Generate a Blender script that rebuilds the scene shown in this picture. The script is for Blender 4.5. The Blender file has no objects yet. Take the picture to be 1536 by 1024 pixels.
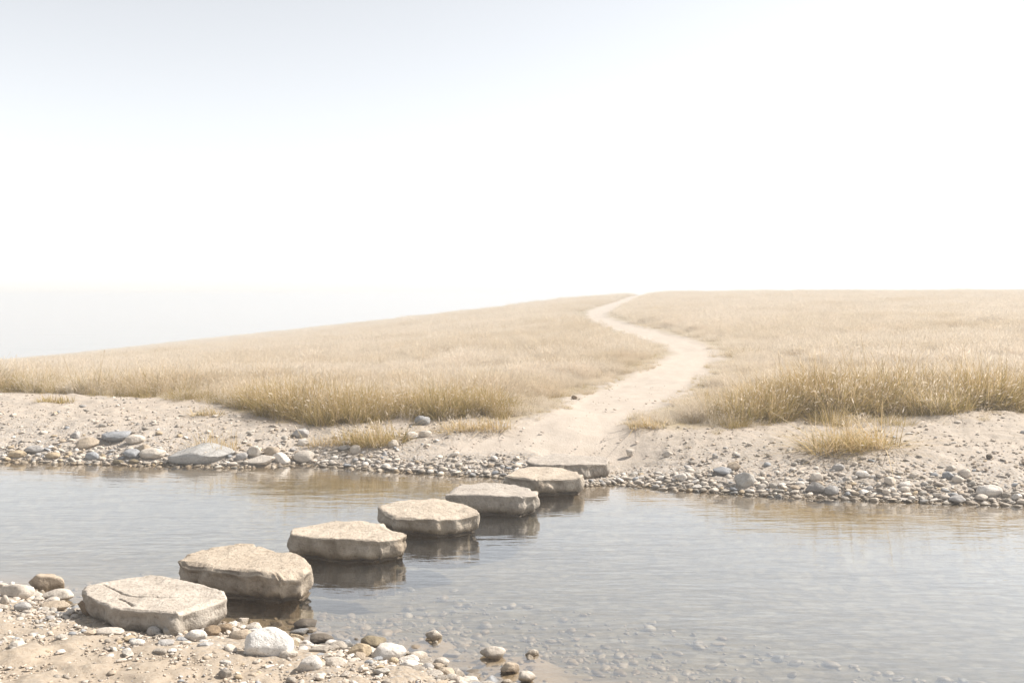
import bpy, math, random
import numpy as np
from mathutils import Vector

rng = np.random.default_rng(7)
random.seed(7)
S = bpy.context.scene
C = S.collection
F, CX, HY, CAMZ = 1493.0, 768.0, 446.0, 1.6      # focal length, centre and horizon of the 1536 px picture, eye height

# ------------------------------------------------------------------ noise
_perm = np.random.default_rng(3).permutation(256)
_perm = np.concatenate([_perm, _perm, _perm])
_g = np.random.default_rng(4).normal(size=(256, 3)); _g /= np.linalg.norm(_g, axis=1)[:, None]

def noise3(p):
    p = np.asarray(p, float)
    i = np.floor(p).astype(int); f = p - i; i &= 255
    w = f * f * f * (f * (f * 6 - 15) + 10)
    out = 0
    for dx in (0, 1):
        for dy in (0, 1):
            for dz in (0, 1):
                h = _perm[_perm[_perm[(i[:, 0] + dx) & 255] + ((i[:, 1] + dy) & 255)] + ((i[:, 2] + dz) & 255)]
                g = _g[h]
                d = g[:, 0] * (f[:, 0] - dx) + g[:, 1] * (f[:, 1] - dy) + g[:, 2] * (f[:, 2] - dz)
                wx = w[:, 0] if dx else 1 - w[:, 0]
                wy = w[:, 1] if dy else 1 - w[:, 1]
                wz = w[:, 2] if dz else 1 - w[:, 2]
                out = out + d * wx * wy * wz
    return out * 1.4

def noise2(x, y, z=0.0):
    return noise3(np.stack([x, y, np.full_like(x, z)], 1))

def fbm2(x, y, oct=3, z=0.0):
    s, a, r = 1.0, 1.0, 0
    for k in range(oct):
        r = r + a * noise2(x * s, y * s, z + 7.3 * k); s *= 2.1; a *= .5
    return r

def sst(a, b, x):
    t = np.clip((x - a) / (b - a), 0, 1)
    return t * t * (3 - 2 * t)

# ------------------------------------------------------------------ terrain
def water_pts(pts):
    return np.array([((px - CX) / F * (F * CAMZ / (py - HY)), F * CAMZ / (py - HY)) for px, py in pts])

far_w = water_pts([(0, 692), (200, 697), (370, 701), (450, 697), (540, 703), (640, 709), (740, 714), (790, 720), (880, 728), (925, 725),
                   (1000, 733), (1100, 739), (1200, 746), (1300, 748), (1400, 753), (1536, 757)])
near_w = water_pts([(0, 878), (60, 893), (120, 915), (340, 935), (440, 962), (560, 977), (640, 994), (685, 1011), (742, 1030)])
far_w = np.vstack([[-60, 12.5], [-12, 10.5], far_w, [9, 7.4], [60, 5.5]])
near_w = np.vstack([[-60, 9.0], [-6, 6.3], near_w, [.6, 3.85], [2.0, 2.9], [8, 1.2], [60, -6]])

def Yf(x): return np.interp(x, far_w[:, 0], far_w[:, 1])
def Yn(x): return np.interp(x, near_w[:, 0], near_w[:, 1])

_sp = [(-100, 552), (0, 541), (100, 532), (200, 521), (300, 510), (400, 499.5), (500, 489), (600, 478), (700, 466.5), (800, 454.5), (870, 446), (930, 441.5), (1000, 438),
       (1200, 436.5), (1536, 436), (1700, 437)]
_su = np.array([(p - CX) / F for p, _ in _sp]); _sv = np.array([(HY - q) / F for _, q in _sp])
_uu = np.linspace(-.56, .62, 400)
_vv = np.interp(_uu, _su, _sv)
_k = np.ones(25) / 25
_vv = np.convolve(np.pad(_vv, 12, mode='edge'), _k, 'valid')

def sil(u): return np.interp(u, _uu, _vv)
def Dc(u): return 84 + 110 * (1 - sst(-.5, .05, u))

SHOALS = water_pts([(458, 941), (483, 964), (651, 956), (739, 982), (797, 983), (766, 1006), (790, 1020), (585, 986), (557, 972)])

def zbase(x, y):
    x = np.asarray(x, float); y = np.asarray(y, float)
    yf = Yf(x) + .10 * noise2(x * 1.3, x * 0 + 3.3) + .05 * noise2(x * 4.1, x * 0 + 9.1)
    yn = Yn(x) + .05 * noise2(x * 2.3, x * 0 + 5.3)
    d = y - yf
    dn = yn - y
    und = fbm2(x * .7, y * .7, 3)
    A = .40
    bank = A * (1 - np.exp(-np.clip(d, 0, 2.6) / 1.0)) + .035 * und * sst(0, .8, d)
    # a low sandy hump at the right under the grass edge
    bank = bank * (1 - .93 * np.exp(-((x - .86) / .66) ** 2 - ((y - 9.0) / .5) ** 2))
    bank = bank + .07 * np.exp(-((x - 4.7) / .9) ** 2 - ((y - 10.0) / .7) ** 2) - .03 * np.exp(-((x - 3.0) / .6) ** 2 - ((y - 9.7) / .5) ** 2)
    u = np.clip(x / np.maximum(y, .5), -.56, .62)
    y0 = yf + 2.6
    z0 = A * (1 - math.exp(-2.6)); m0 = A * math.exp(-2.6)
    dc = Dc(u); s = sil(u); zc = CAMZ + dc * s - .16
    L = np.maximum(dc - y0, 1.0)
    avg = (zc - z0) / L
    m0 = np.minimum(m0, avg + .35 * np.abs(avg - s))
    t = np.clip((y - y0) / L, 0, 1)
    h = (2 * t**3 - 3 * t**2 + 1) * z0 + (t**3 - 2 * t**2 + t) * L * m0 + (-2 * t**3 + 3 * t**2) * zc + (t**3 - t**2) * L * s
    e = np.maximum(y - dc, 0)
    h = h + s * e - .0016 * e * e
    h = np.maximum(h, -14.6) + .035 * und * (1 - sst(30, 60, y)) + .12 * noise2(x * .11, y * .11) * sst(14, 25, y) * (1 - sst(45, 65, y))
    far = np.where(d < 2.6, bank, h)
    bed_d = np.minimum(-d, -dn)
    bed = -.30 * sst(0, 1.7, bed_d) - .03 * np.clip(bed_d * 6, 0, 1)
    for (sx_, sy_) in SHOALS:
        bed = bed * (1 - .8 * np.exp(-((x - sx_) ** 2 + (y - sy_) ** 2) / .13 ** 2))
    near = .11 * (1 - np.exp(-np.clip(dn, 0, 50) / .45)) + .035 * np.clip(dn, 0, 6) + .02 * fbm2(x * 1.7, y * 1.7, 2) * sst(0, .5, dn)
    return np.where(d >= 0, far, np.where(dn >= 0, near, bed))

def zf(x, y):
    return float(zbase(np.array([x]), np.array([y]))[0])

def pix2ground(px, py, zoff=0.0):
    u = (px - CX) / F; v = (py - HY) / F
    ys = np.concatenate([np.arange(2.5, 20, .01), np.arange(20, 140, .05)])
    r = CAMZ - v * ys; g = np.maximum(zbase(u * ys, ys), 0) + zoff
    k = np.nonzero(r <= g)[0]
    if len(k) == 0:
        yy = float(Dc(np.array([u]))[0]); return u * yy, yy, zf(u * yy, yy)
    yy = ys[k[0]]
    return u * yy, yy, float(g[k[0]] - zoff)

# path outline, near to far, in picture points
path_L = [(560, 690), (640, 672), (690, 656), (764, 637), (816, 619), (872, 590), (903, 580), (925, 571), (950, 559), (976, 547), (1000, 537), (1009, 530), (998, 519),
          (976, 511), (948, 504), (922, 496), (898, 487), (882, 480), (879, 474), (881, 467), (905, 458), (931, 450), (955, 442.5)]
path_R = [(1000, 690), (990, 665), (966, 648), (952, 638), (990, 618), (1018, 600), (1044, 582), (1060, 566), (1076, 548), (1082, 534), (1067, 519), (1041, 510), (1002, 499),
          (966, 490), (929, 481), (911, 475), (911, 469), (932, 459), (958, 449), (975, 439.5)]
PL = np.array([pix2ground(*p)[:2] for p in path_L]); PR = np.array([pix2ground(*p)[:2] for p in path_R])
PATH = np.vstack([PL, [[PL[-1, 0] * 1.35, PL[-1, 1] * 1.3]], [[PR[-1, 0] * 1.35, PR[-1, 1] * 1.3]], PR[::-1]])

def in_poly(x, y, P):
    c = np.zeros(len(x), bool); n = len(P)
    for i in range(n):
        x1, y1 = P[i]; x2, y2 = P[(i + 1) % n]
        if y1 == y2: continue
        m = ((y1 > y) != (y2 > y)) & (x < (x2 - x1) * (y - y1) / (y2 - y1) + x1)
        c ^= m
    return c

def dist_poly(x, y, P, closed=True):
    d = np.full(len(x), 1e9); n = len(P)
    for i in range(n if closed else n - 1):
        a = P[i]; b = P[(i + 1) % n]; ab = b - a; L2 = max(float(ab @ ab), 1e-9)
        t = np.clip(((x - a[0]) * ab[0] + (y - a[1]) * ab[1]) / L2, 0, 1)
        d = np.minimum(d, np.hypot(x - a[0] - t * ab[0], y - a[1] - t * ab[1]))
    return d

front = [(-140, 588), (0, 588), (60, 590), (130, 592), (200, 596), (250, 599), (330, 601), (346, 613), (380, 622), (420, 628), (480, 630), (560, 630), (640, 628), (690, 624),
         (730, 630), (770, 634), (820, 618), (900, 600), (945, 639), (1000, 640), (1060, 640), (1120, 637), (1160, 633), (1200, 626), (1260, 628), (1330, 628), (1400, 625),
         (1440, 618), (1536, 618), (1700, 616)]
_fu = np.array([(p - CX) / F for p, _ in front]); _fy = np.array([pix2ground(*p)[1] for p in front])
def Gy(u): return np.interp(u, _fu, _fy)

def grass_depth(x, y):
    """metres inside the grass (negative: outside)"""
    u = x / np.maximum(y, .5)
    a = y - Gy(u)
    p = dist_poly(x, y, PATH); p = np.where(in_poly(x, y, PATH), -p, p)
    return np.minimum(a, p)

# ------------------------------------------------------------------ materials
class NT:
    def __init__(s, name):
        s.m = bpy.data.materials.new(name); s.m.use_nodes = True
        s.t = s.m.node_tree; s.t.nodes.clear()
    def n(s, typ, ins=None, **kw):
        nd = s.t.nodes.new(typ)
        for k, v in kw.items(): setattr(nd, k, v)
        for k, v in (ins or {}).items():
            sock = nd.inputs[k]
            if hasattr(v, 'is_output'): s.t.links.new(v, sock)
            else: sock.default_value = v
        return nd
    def noise(s, vec, scale, detail=4, rough=.55):
        return s.n('ShaderNodeTexNoise', {'Vector': vec, 'Scale': scale, 'Detail': detail, 'Roughness': rough}).outputs['Fac']
    def mix(s, f, a, b, blend='MIX'):
        nd = s.t.nodes.new('ShaderNodeMix'); nd.data_type = 'RGBA'; nd.blend_type = blend
        for k, v in ((0, f), (6, a), (7, b)):
            if hasattr(v, 'is_output'): s.t.links.new(v, nd.inputs[k])
            else: nd.inputs[k].default_value = v if not isinstance(v, tuple) else (*v, 1)[:4]
        return nd.outputs[2]
    def ramp(s, f, *stops):
        nd = s.t.nodes.new('ShaderNodeValToRGB'); s.t.links.new(f, nd.inputs[0])
        e = nd.color_ramp.elements
        while len(e) < len(stops): e.new(.5)
        for k, (p, c) in enumerate(stops):
            e[k].position = p; e[k].color = (c, c, c, 1) if not isinstance(c, tuple) else (*c, 1)[:4]
        return nd.outputs[0]
    def math(s, op, a, b=0.0, c=0.0):
        nd = s.t.nodes.new('ShaderNodeMath'); nd.operation = op
        for k, v in enumerate((a, b, c)):
            if hasattr(v, 'is_output'): s.t.links.new(v, nd.inputs[k])
            else: nd.inputs[k].default_value = v
        return nd.outputs[0]
    def out(s, sh):
        o = s.t.nodes.new('ShaderNodeOutputMaterial'); s.t.links.new(sh, o.inputs['Surface']); return s.m

def mat_ground():
    t = NT('ground')
    pos = t.n('ShaderNodeNewGeometry').outputs['Position']
    grassy = t.n('ShaderNodeAttribute', attribute_name='grassy').outputs['Fac']
    gravel = t.n('ShaderNodeAttribute', attribute_name='gravel').outputs['Fac']
    path = t.n('ShaderNodeAttribute', attribute_name='path').outputs['Fac']
    z = t.n('ShaderNodeSeparateXYZ', {0: pos}).outputs[2]
    big = t.noise(pos, .8, 4); mid = t.noise(pos, 6, 5, .6); fine = t.noise(pos, 55, 4, .65)
    vor = t.n('ShaderNodeTexVoronoi', {'Vector': pos, 'Scale': 38.0}, feature='F1')
    vcol = t.n('ShaderNodeSeparateColor', {0: vor.outputs['Color']}).outputs[0]
    instream = t.n('ShaderNodeAttribute', attribute_name='instream').outputs['Fac']
    sand = t.mix(t.ramp(big, (.3, 0.), (.7, 1.)), (0.319, 0.259, 0.200), (0.366, 0.307, 0.243))
    sand = t.mix(t.ramp(mid, (.35, 0.), (.72, 1.)), sand, (0.278, 0.235, 0.189))
    sand = t.mix(t.ramp(fine, (.40, .0), (.62, .55)), sand, (0.393, 0.352, 0.300))
    sand = t.mix(t.ramp(fine, (.28, .55), (.40, .0)), sand, (0.203, 0.172, 0.143))
    peb = t.ramp(vcol, (.0, (0.203, 0.179, 0.157)), (.35, (0.305, 0.269, 0.228)), (.7, (0.373, 0.345, 0.307)), (1., (0.244, 0.235, 0.228)))
    pm = t.math('MULTIPLY', gravel, t.ramp(vor.outputs['Distance'], (.35, .85), (.6, .0)))
    sand = t.mix(pm, sand, peb)
    sand = t.mix(t.math('MULTIPLY', path, .8), sand, t.mix(t.ramp(mid, (.3, 0.), (.75, 1.)), (0.407, 0.352, 0.293), (0.353, 0.297, 0.239)))
    straw = t.mix(t.ramp(mid, (.3, 0.), (.7, 1.)), (0.231, 0.183, 0.114), (0.312, 0.262, 0.186))
    ysep = t.n('ShaderNodeSeparateXYZ', {0: pos}).outputs[1]
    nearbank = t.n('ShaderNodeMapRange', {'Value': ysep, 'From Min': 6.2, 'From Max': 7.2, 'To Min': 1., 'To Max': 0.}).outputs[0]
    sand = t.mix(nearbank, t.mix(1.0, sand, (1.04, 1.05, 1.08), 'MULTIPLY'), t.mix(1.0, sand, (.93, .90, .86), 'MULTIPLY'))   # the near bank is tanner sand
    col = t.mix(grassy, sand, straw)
    wet = t.n('ShaderNodeMapRange', {'Value': t.math('ADD', z, t.math('MULTIPLY', t.math('SUBTRACT', mid, .5), .03)), 'From Min': .004, 'From Max': .026, 'To Min': 1., 'To Max': 0.}).outputs[0]
    wet = t.math('MULTIPLY', wet, instream)
    col = t.mix(t.math('MULTIPLY', wet, .62), col, (.17, .125, .075))
    warp = t.n('ShaderNodeVectorMath', {0: pos, 1: t.n('ShaderNodeVectorMath', {0: t.n('ShaderNodeTexNoise', {'Vector': pos, 'Scale': 7.0, 'Detail': 2.0}).outputs['Color'], 1: (.09, .09, .0)}, operation='MULTIPLY').outputs[0]}, operation='ADD').outputs[0]
    vb = t.n('ShaderNodeTexVoronoi', {'Vector': warp, 'Scale': 14.0, 'Randomness': 1.0}, feature='F1')
    vbc = t.n('ShaderNodeSeparateColor', {0: vb.outputs['Color']}).outputs[0]
    va = t.n('ShaderNodeTexVoronoi', {'Vector': warp, 'Scale': 31.0, 'Randomness': 1.0}, feature='F1')
    vac = t.n('ShaderNodeSeparateColor', {0: va.outputs['Color']}).outputs[0]
    bed = t.ramp(vbc, (0., (.075, .062, .04)), (.45, (.135, .112, .075)), (.8, (.22, .19, .14)), (1., (.17, .155, .125)))
    bed = t.mix(.35, bed, t.ramp(vac, (0., (.07, .056, .035)), (.6, (.15, .125, .085)), (1., (.24, .215, .165))))
    bed = t.mix(t.ramp(vb.outputs['Distance'], (.45, 0.), (.8, .75)), bed, (.055, .048, .036))
    bed = t.mix(t.ramp(mid, (.36, .0), (.62, .3)), bed, (.125, .10, .06))
    bed = t.mix(t.ramp(big, (.45, .0), (.7, .35)), bed, (.075, .064, .042))
    bm = t.n('ShaderNodeMapRange', {'Value': z, 'From Min': -.02, 'From Max': -.10, 'To Min': 0., 'To Max': 1.}).outputs[0]
    bm = t.math('MULTIPLY', bm, instream)
    col = t.mix(bm, col, bed)
    h = t.math('ADD', t.math('MULTIPLY', fine, .006), t.math('MULTIPLY', mid, .014))
    h = t.math('SUBTRACT', h, t.math('MULTIPLY', t.math('MULTIPLY', vor.outputs['Distance'], t.math('ADD', gravel, .1)), .006))
    bump = t.n('ShaderNodeBump', {'Height': h, 'Strength': .8, 'Distance': 1.0}).outputs[0]
    b = t.n('ShaderNodeBsdfPrincipled', {'Base Color': col, 'Roughness': t.math('SUBTRACT', .95, t.math('MULTIPLY', wet, .45)), 'Specular IOR Level': .2, 'Normal': bump})
    return t.out(b.outputs[0])

def mat_rock(name, src, wetcol=(.26, .21, .14), wetlevel=.03, bump=.5, scale=1.0):
    t = NT(name)
    pos = t.n('ShaderNodeNewGeometry').outputs['Position']
    tc = t.n('ShaderNodeTexCoord').outputs['Object'] if src == 'stone' else pos
    if src == 'object': base = t.n('ShaderNodeObjectInfo').outputs['Color']
    elif src == 'attr': base = t.n('ShaderNodeAttribute', attribute_name='Col').outputs['Color']
    else:
        base = t.n('ShaderNodeObjectInfo').outputs['Color']
    z = t.n('ShaderNodeSeparateXYZ', {0: pos}).outputs[2]
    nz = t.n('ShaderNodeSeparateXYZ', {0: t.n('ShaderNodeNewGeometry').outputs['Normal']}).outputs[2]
    a = t.noise(pos, 9 * scale, 6, .62); f = t.noise(pos, 70 * scale, 4, .7); b2 = t.noise(pos, 3.2 * scale, 3, .5)
    col = t.mix(t.ramp(a, (.36, .55), (.60, 0.)), base, t.mix(1.0, base, (.72, .69, .66), 'MULTIPLY'))
    col = t.mix(t.ramp(f, (.52, 0.), (.72, .45)), col, t.mix(1.0, base, (1.22, 1.2, 1.18), 'MULTIPLY'))
    col = t.mix(t.ramp(f, (.30, .85), (.44, 0.)), col, t.mix(1.0, base, (.36, .32, .28), 'MULTIPLY'))
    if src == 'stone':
        # slab sides coloured darker to deepen their shade, with random brown patches
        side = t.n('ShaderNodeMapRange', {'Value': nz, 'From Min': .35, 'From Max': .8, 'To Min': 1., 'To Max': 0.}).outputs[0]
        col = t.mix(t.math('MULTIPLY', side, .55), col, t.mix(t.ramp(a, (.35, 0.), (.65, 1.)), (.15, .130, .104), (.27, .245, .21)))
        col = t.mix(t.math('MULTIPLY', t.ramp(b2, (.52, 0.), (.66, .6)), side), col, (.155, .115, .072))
    wet = t.n('ShaderNodeMapRange', {'Value': t.math('ADD', z, t.math('MULTIPLY', t.math('SUBTRACT', a, .5), .03)), 'From Min': wetlevel * .3, 'From Max': wetlevel, 'To Min': 1., 'To Max': 0.}).outputs[0]
    col = t.mix(t.math('MULTIPLY', wet, .8), col, t.mix(1.0, base, wetcol, 'MULTIPLY'))
    g = t.noise(pos, 26 * scale, 5, .68)
    h = t.math('ADD', t.math('ADD', t.math('MULTIPLY', a, .02), t.math('MULTIPLY', g, .014)), t.math('MULTIPLY', f, .006))
    col = t.mix(t.ramp(g, (.30, .6), (.46, 0.)), col, t.mix(1.0, col, (.55, .50, .45), 'MULTIPLY'))
    col = t.mix(t.ramp(g, (.54, 0.), (.68, .5)), col, t.mix(1.0, col, (1.25, 1.24, 1.22), 'MULTIPLY'))
    bp = t.n('ShaderNodeBump', {'Height': h, 'Strength': bump, 'Distance': 1.0}).outputs[0]
    b = t.n('ShaderNodeBsdfPrincipled', {'Base Color': col, 'Roughness': t.math('SUBTRACT', .9, t.math('MULTIPLY', wet, .55)), 'Specular IOR Level': .3, 'Normal': bp})
    return t.out(b.outputs[0])

def mat_grass():
    t = NT('dry_grass')
    pos = t.n('ShaderNodeNewGeometry').outputs['Position']
    col = t.n('ShaderNodeAttribute', attribute_name='Col').outputs['Color']
    st = t.n('ShaderNodeMapping', {'Vector': pos, 'Scale': (.22, .5, .3)}).outputs[0]
    n1 = t.noise(st, 1.0, 4, .6); n2 = t.noise(pos, 1.7, 3)
    col = t.mix(t.ramp(n1, (.45, 0.), (.68, .5)), col, t.mix(1., col, (.78, .70, .52), 'MULTIPLY'))
    col = t.mix(t.ramp(n2, (.45, 0.), (.7, .35)), col, t.mix(1., col, (1.15, 1.12, 1.12), 'MULTIPLY'))
    d = t.n('ShaderNodeBsdfDiffuse', {'Color': col}).outputs[0]
    tr = t.n('ShaderNodeBsdfTranslucent', {'Color': col}).outputs[0]
    m = t.n('ShaderNodeMixShader', {0: .42, 1: d, 2: tr}).outputs[0]
    return t.out(m)

def mat_water():
    t = NT('stream_water')
    pos = t.n('ShaderNodeNewGeometry').outputs['Position']
    a = t.noise(t.n('ShaderNodeMapping', {'Vector': pos, 'Scale': (6.5, 18., 1), 'Rotation': (0, 0, .10)}).outputs[0], 1.0, 3, .5)
    b = t.noise(t.n('ShaderNodeMapping', {'Vector': pos, 'Scale': (1.5, 5.5, 1), 'Rotation': (0, 0, -.12)}).outputs[0], 1.0, 3, .5)
    c = t.noise(t.n('ShaderNodeMapping', {'Vector': pos, 'Scale': (.35, .6, 1)}).outputs[0], 1.0, 2, .5)
    amp = t.ramp(c, (.35, .45), (.65, 1.))
    h = t.math('MULTIPLY', t.math('ADD', t.math('MULTIPLY', a, .0032), t.math('MULTIPLY', b, .0065)), amp)
    bp = t.n('ShaderNodeBump', {'Height': h, 'Strength': .8, 'Distance': 1.0}).outputs[0]
    inc = t.n('ShaderNodeNewGeometry').outputs['Incoming']
    cs = t.n('ShaderNodeVectorMath', {0: inc, 1: bp}, operation='DOT_PRODUCT').outputs['Value']
    fr = t.math('ADD', .055, t.math('MULTIPLY', .945, t.math('POWER', t.math('SUBTRACT', 1.0, t.math('MINIMUM', t.math('ABSOLUTE', cs), 1.0)), 2.8)))
    gl = t.n('ShaderNodeBsdfAnisotropic', {'Color': (1, 1, 1, 1), 'Roughness': .03, 'Normal': bp}).outputs[0]
    dp = t.n('ShaderNodeAttribute', attribute_name='depth').outputs['Fac']
    tp = t.n('ShaderNodeBsdfTransparent', {'Color': t.mix(dp, (.97, .93, .85), (.90, .90, .855))}).outputs[0]
    depth = t.n('ShaderNodeAttribute', attribute_name='depth').outputs['Fac']
    mud = t.n('ShaderNodeBsdfDiffuse', {'Color': (.26, .38, .50, 1)}).outputs[0]      # fine silt in the water, more of it where it is deep
    body = t.n('ShaderNodeMixShader', {0: t.math('MULTIPLY', depth, .025), 1: tp, 2: mud}).outputs[0]
    return t.out(t.n('ShaderNodeMixShader', {0: fr, 1: body, 2: gl}).outputs[0])

def mat_sea():
    t = NT('sea_water')
    pos = t.n('ShaderNodeNewGeometry').outputs['Position']
    a = t.noise(t.n('ShaderNodeMapping', {'Vector': pos, 'Scale': (.02, .12, 1)}).outputs[0], 1.0, 4, .6)
    bp = t.n('ShaderNodeBump', {'Height': a, 'Strength': .3, 'Distance': .6}).outputs[0]
    col = t.mix(t.ramp(a, (.35, 0.), (.65, 1.)), (.20, .27, .33), (.30, .37, .42))
    return t.out(t.n('ShaderNodeBsdfPrincipled', {'Base Color': col, 'Roughness': .25, 'Normal': bp}).outputs[0])

M_ground = mat_ground(); M_grass = mat_grass(); M_water = mat_water(); M_sea = mat_sea()
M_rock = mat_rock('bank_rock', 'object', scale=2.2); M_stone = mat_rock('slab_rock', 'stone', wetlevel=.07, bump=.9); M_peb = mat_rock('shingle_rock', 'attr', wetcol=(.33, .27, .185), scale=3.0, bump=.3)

# ------------------------------------------------------------------ mesh helpers
def mesh_np(name, V, quads=None, tris=None, smooth=True, mats=(), attrs=None, midx=None):
    me = bpy.data.meshes.new(name)
    V = np.ascontiguousarray(V, np.float32)
    me.vertices.add(len(V)); me.vertices.foreach_set('co', V.ravel())
    loops, starts, tot = [], [], 0
    for arr, k in ((quads, 4), (tris, 3)):
        if arr is None or len(arr) == 0: continue
        arr = np.asarray(arr, np.int32); loops.append(arr.ravel())
        starts.append(tot + np.arange(len(arr), dtype=np.int32) * k); tot += arr.size
    loops = np.concatenate(loops); starts = np.concatenate(starts)
    me.loops.add(len(loops)); me.loops.foreach_set('vertex_index', loops)
    me.polygons.add(len(starts)); me.polygons.foreach_set('loop_start', starts)
    me.update(calc_edges=True)
    me.polygons.foreach_set('use_smooth', np.full(len(starts), smooth))
    for m in mats: me.materials.append(m)
    for k, a in (attrs or {}).items():
        if a.ndim == 1:
            at = me.attributes.new(k, 'FLOAT', 'POINT'); at.data.foreach_set('value', np.ascontiguousarray(a, np.float32))
        else:
            at = me.attributes.new(k, 'FLOAT_COLOR', 'POINT'); c4 = np.ones((len(a), 4), np.float32); c4[:, :3] = a
            at.data.foreach_set('color', c4.ravel())
    me.validate()
    return me

def add(name, me, label=None, cat=None, kind=None, group=None, loc=None, color=None):
    o = bpy.data.objects.new(name, me); C.objects.link(o)
    if loc is not None: o.location = loc
    if label: o['label'] = label
    if cat: o['category'] = cat
    if kind: o['kind'] = kind
    if group: o['group'] = group
    if color is not None: o.color = (*color, 1)
    return o

def grid_quads(nr, nc, wrap=False):
    i = np.arange(nr - 1)[:, None]; j = np.arange(nc if wrap else nc - 1)[None, :]
    j2 = (j + 1) % nc
    return np.stack(np.broadcast_arrays(i * nc + j, i * nc + j2, (i + 1) * nc + j2, (i + 1) * nc + j), -1).reshape(-1, 4)

# ------------------------------------------------------------------ ground sheet
az = np.concatenate([np.linspace(-math.pi, -.66, 60, endpoint=False), np.linspace(-.66, .66, 760), np.linspace(.66, math.pi, 61)[1:-1]])
rr = np.concatenate([[.05], np.linspace(.6, 3.2, 40, endpoint=False), np.linspace(3.2, 14, 520, endpoint=False), np.geomspace(14, 420, 230)])
R_, A_ = np.meshgrid(rr, az, indexing='ij')
gx = (R_ * np.sin(A_)).ravel(); gy = (R_ * np.cos(A_)).ravel()
gz = zbase(gx, gy)
d_far = gy - Yf(gx); d_near = Yn(gx) - gy
nearm = (np.hypot(gx, gy) < 15)
gd = grass_depth(gx, gy)
wob = .25 * noise2(gx * 2.1, gy * 2.1, 5.)
grassy = np.where(gy > 5, sst(-.12, .22, gd + wob), 0)
inp = in_poly(gx, gy, PATH); dp = dist_poly(gx, gy, PATH)
path_a = np.where(inp, sst(0, .25, dp), 0) * (gy > Yf(gx))
rough = np.zeros_like(gx)
rough[nearm] = (.012 * fbm2(gx[nearm] * 5.3, gy[nearm] * 5.3, 3) + .006 * noise2(gx[nearm] * 19, gy[nearm] * 19))
lumps = np.zeros_like(gx)
lumps[nearm] = .016 * noise2(gx[nearm] * 7.7, gy[nearm] * 12.1, 6.) * sst(-.2, .5, noise2(gx[nearm] * .9, gy[nearm] * .9, 2.)) + .035 * np.clip(fbm2(gx[nearm] * 2.6, gy[nearm] * 2.6, 2, 3.) - .25, 0, 1)
gz = gz + (rough + lumps) * sst(-.1, .3, np.maximum(d_far, d_near)) * (1 - .9 * path_a) - .02 * path_a
gravel = np.clip(np.maximum(1 - sst(.3, 1.5, d_far), 0) * (d_far > -.2) + (1 - sst(.1, 1.0, d_near)) * (d_near > -.2), 0, 1)
gravel = np.clip(gravel + .35 * sst(.1, .5, fbm2(gx * 1.1, gy * 1.1, 2, 9.)) * (gy < 14), 0, 1) * (1 - path_a * .8)
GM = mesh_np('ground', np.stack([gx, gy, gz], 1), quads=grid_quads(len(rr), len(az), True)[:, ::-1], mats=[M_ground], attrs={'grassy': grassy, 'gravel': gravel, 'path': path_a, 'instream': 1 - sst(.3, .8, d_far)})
add('ground', GM, 'pale sandy ground with stream bed, banks, path and grassy hill', 'ground', 'structure')

# stream surface: a sheet at z = 0, cut off inside both banks by the rising ground
xs = np.concatenate([np.linspace(-60, -8, 30, endpoint=False), np.linspace(-8, 8, 200), np.linspace(8, 60, 30)[1:]])
ts = np.linspace(0, 1, 60)
WV = np.array([[x, (Yn(x) - .5) * (1 - t) + (Yf(x) + .35) * t, 0.0] for t in ts for x in xs])
add('stream_water', mesh_np('stream_water', WV, quads=grid_quads(len(ts), len(xs)), mats=[M_water], attrs={'depth': np.clip(-zbase(WV[:, 0], WV[:, 1]) / .3, 0, 1)}), 'calm shallow stream water crossing the picture', 'water', 'structure')
sx = np.linspace(-1900, 1900, 25); sy = np.geomspace(80, 1900, 25)
SV = np.array([[x, y, -13.0] for y in sy for x in sx])
add('sea', mesh_np('sea', SV, quads=grid_quads(25, 25), mats=[M_sea]), 'pale sea fading into haze beyond the hill', 'sea', 'structure')

# ------------------------------------------------------------------ stepping stones
def resample(P, n):
    P = np.asarray(P, float); Q = np.vstack([P, P[:1]])
    L = np.concatenate([[0], np.cumsum(np.hypot(*np.diff(Q, axis=0).T))])
    s = np.linspace(0, L[-1], n, endpoint=False)
    return np.stack([np.interp(s, L, Q[:, 0]), np.interp(s, L, Q[:, 1])], 1)

def hull(P):
    P = sorted(map(tuple, P))
    def half(pts):
        h = []
        for p in pts:
            while len(h) > 1 and (h[-1][0] - h[-2][0]) * (p[1] - h[-2][1]) - (h[-1][1] - h[-2][1]) * (p[0] - h[-2][0]) <= 0: h.pop()
            h.append(p)
        return h
    a = half(P); b = half(P[::-1])
    return np.array(a[:-1] + b[:-1])

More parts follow.
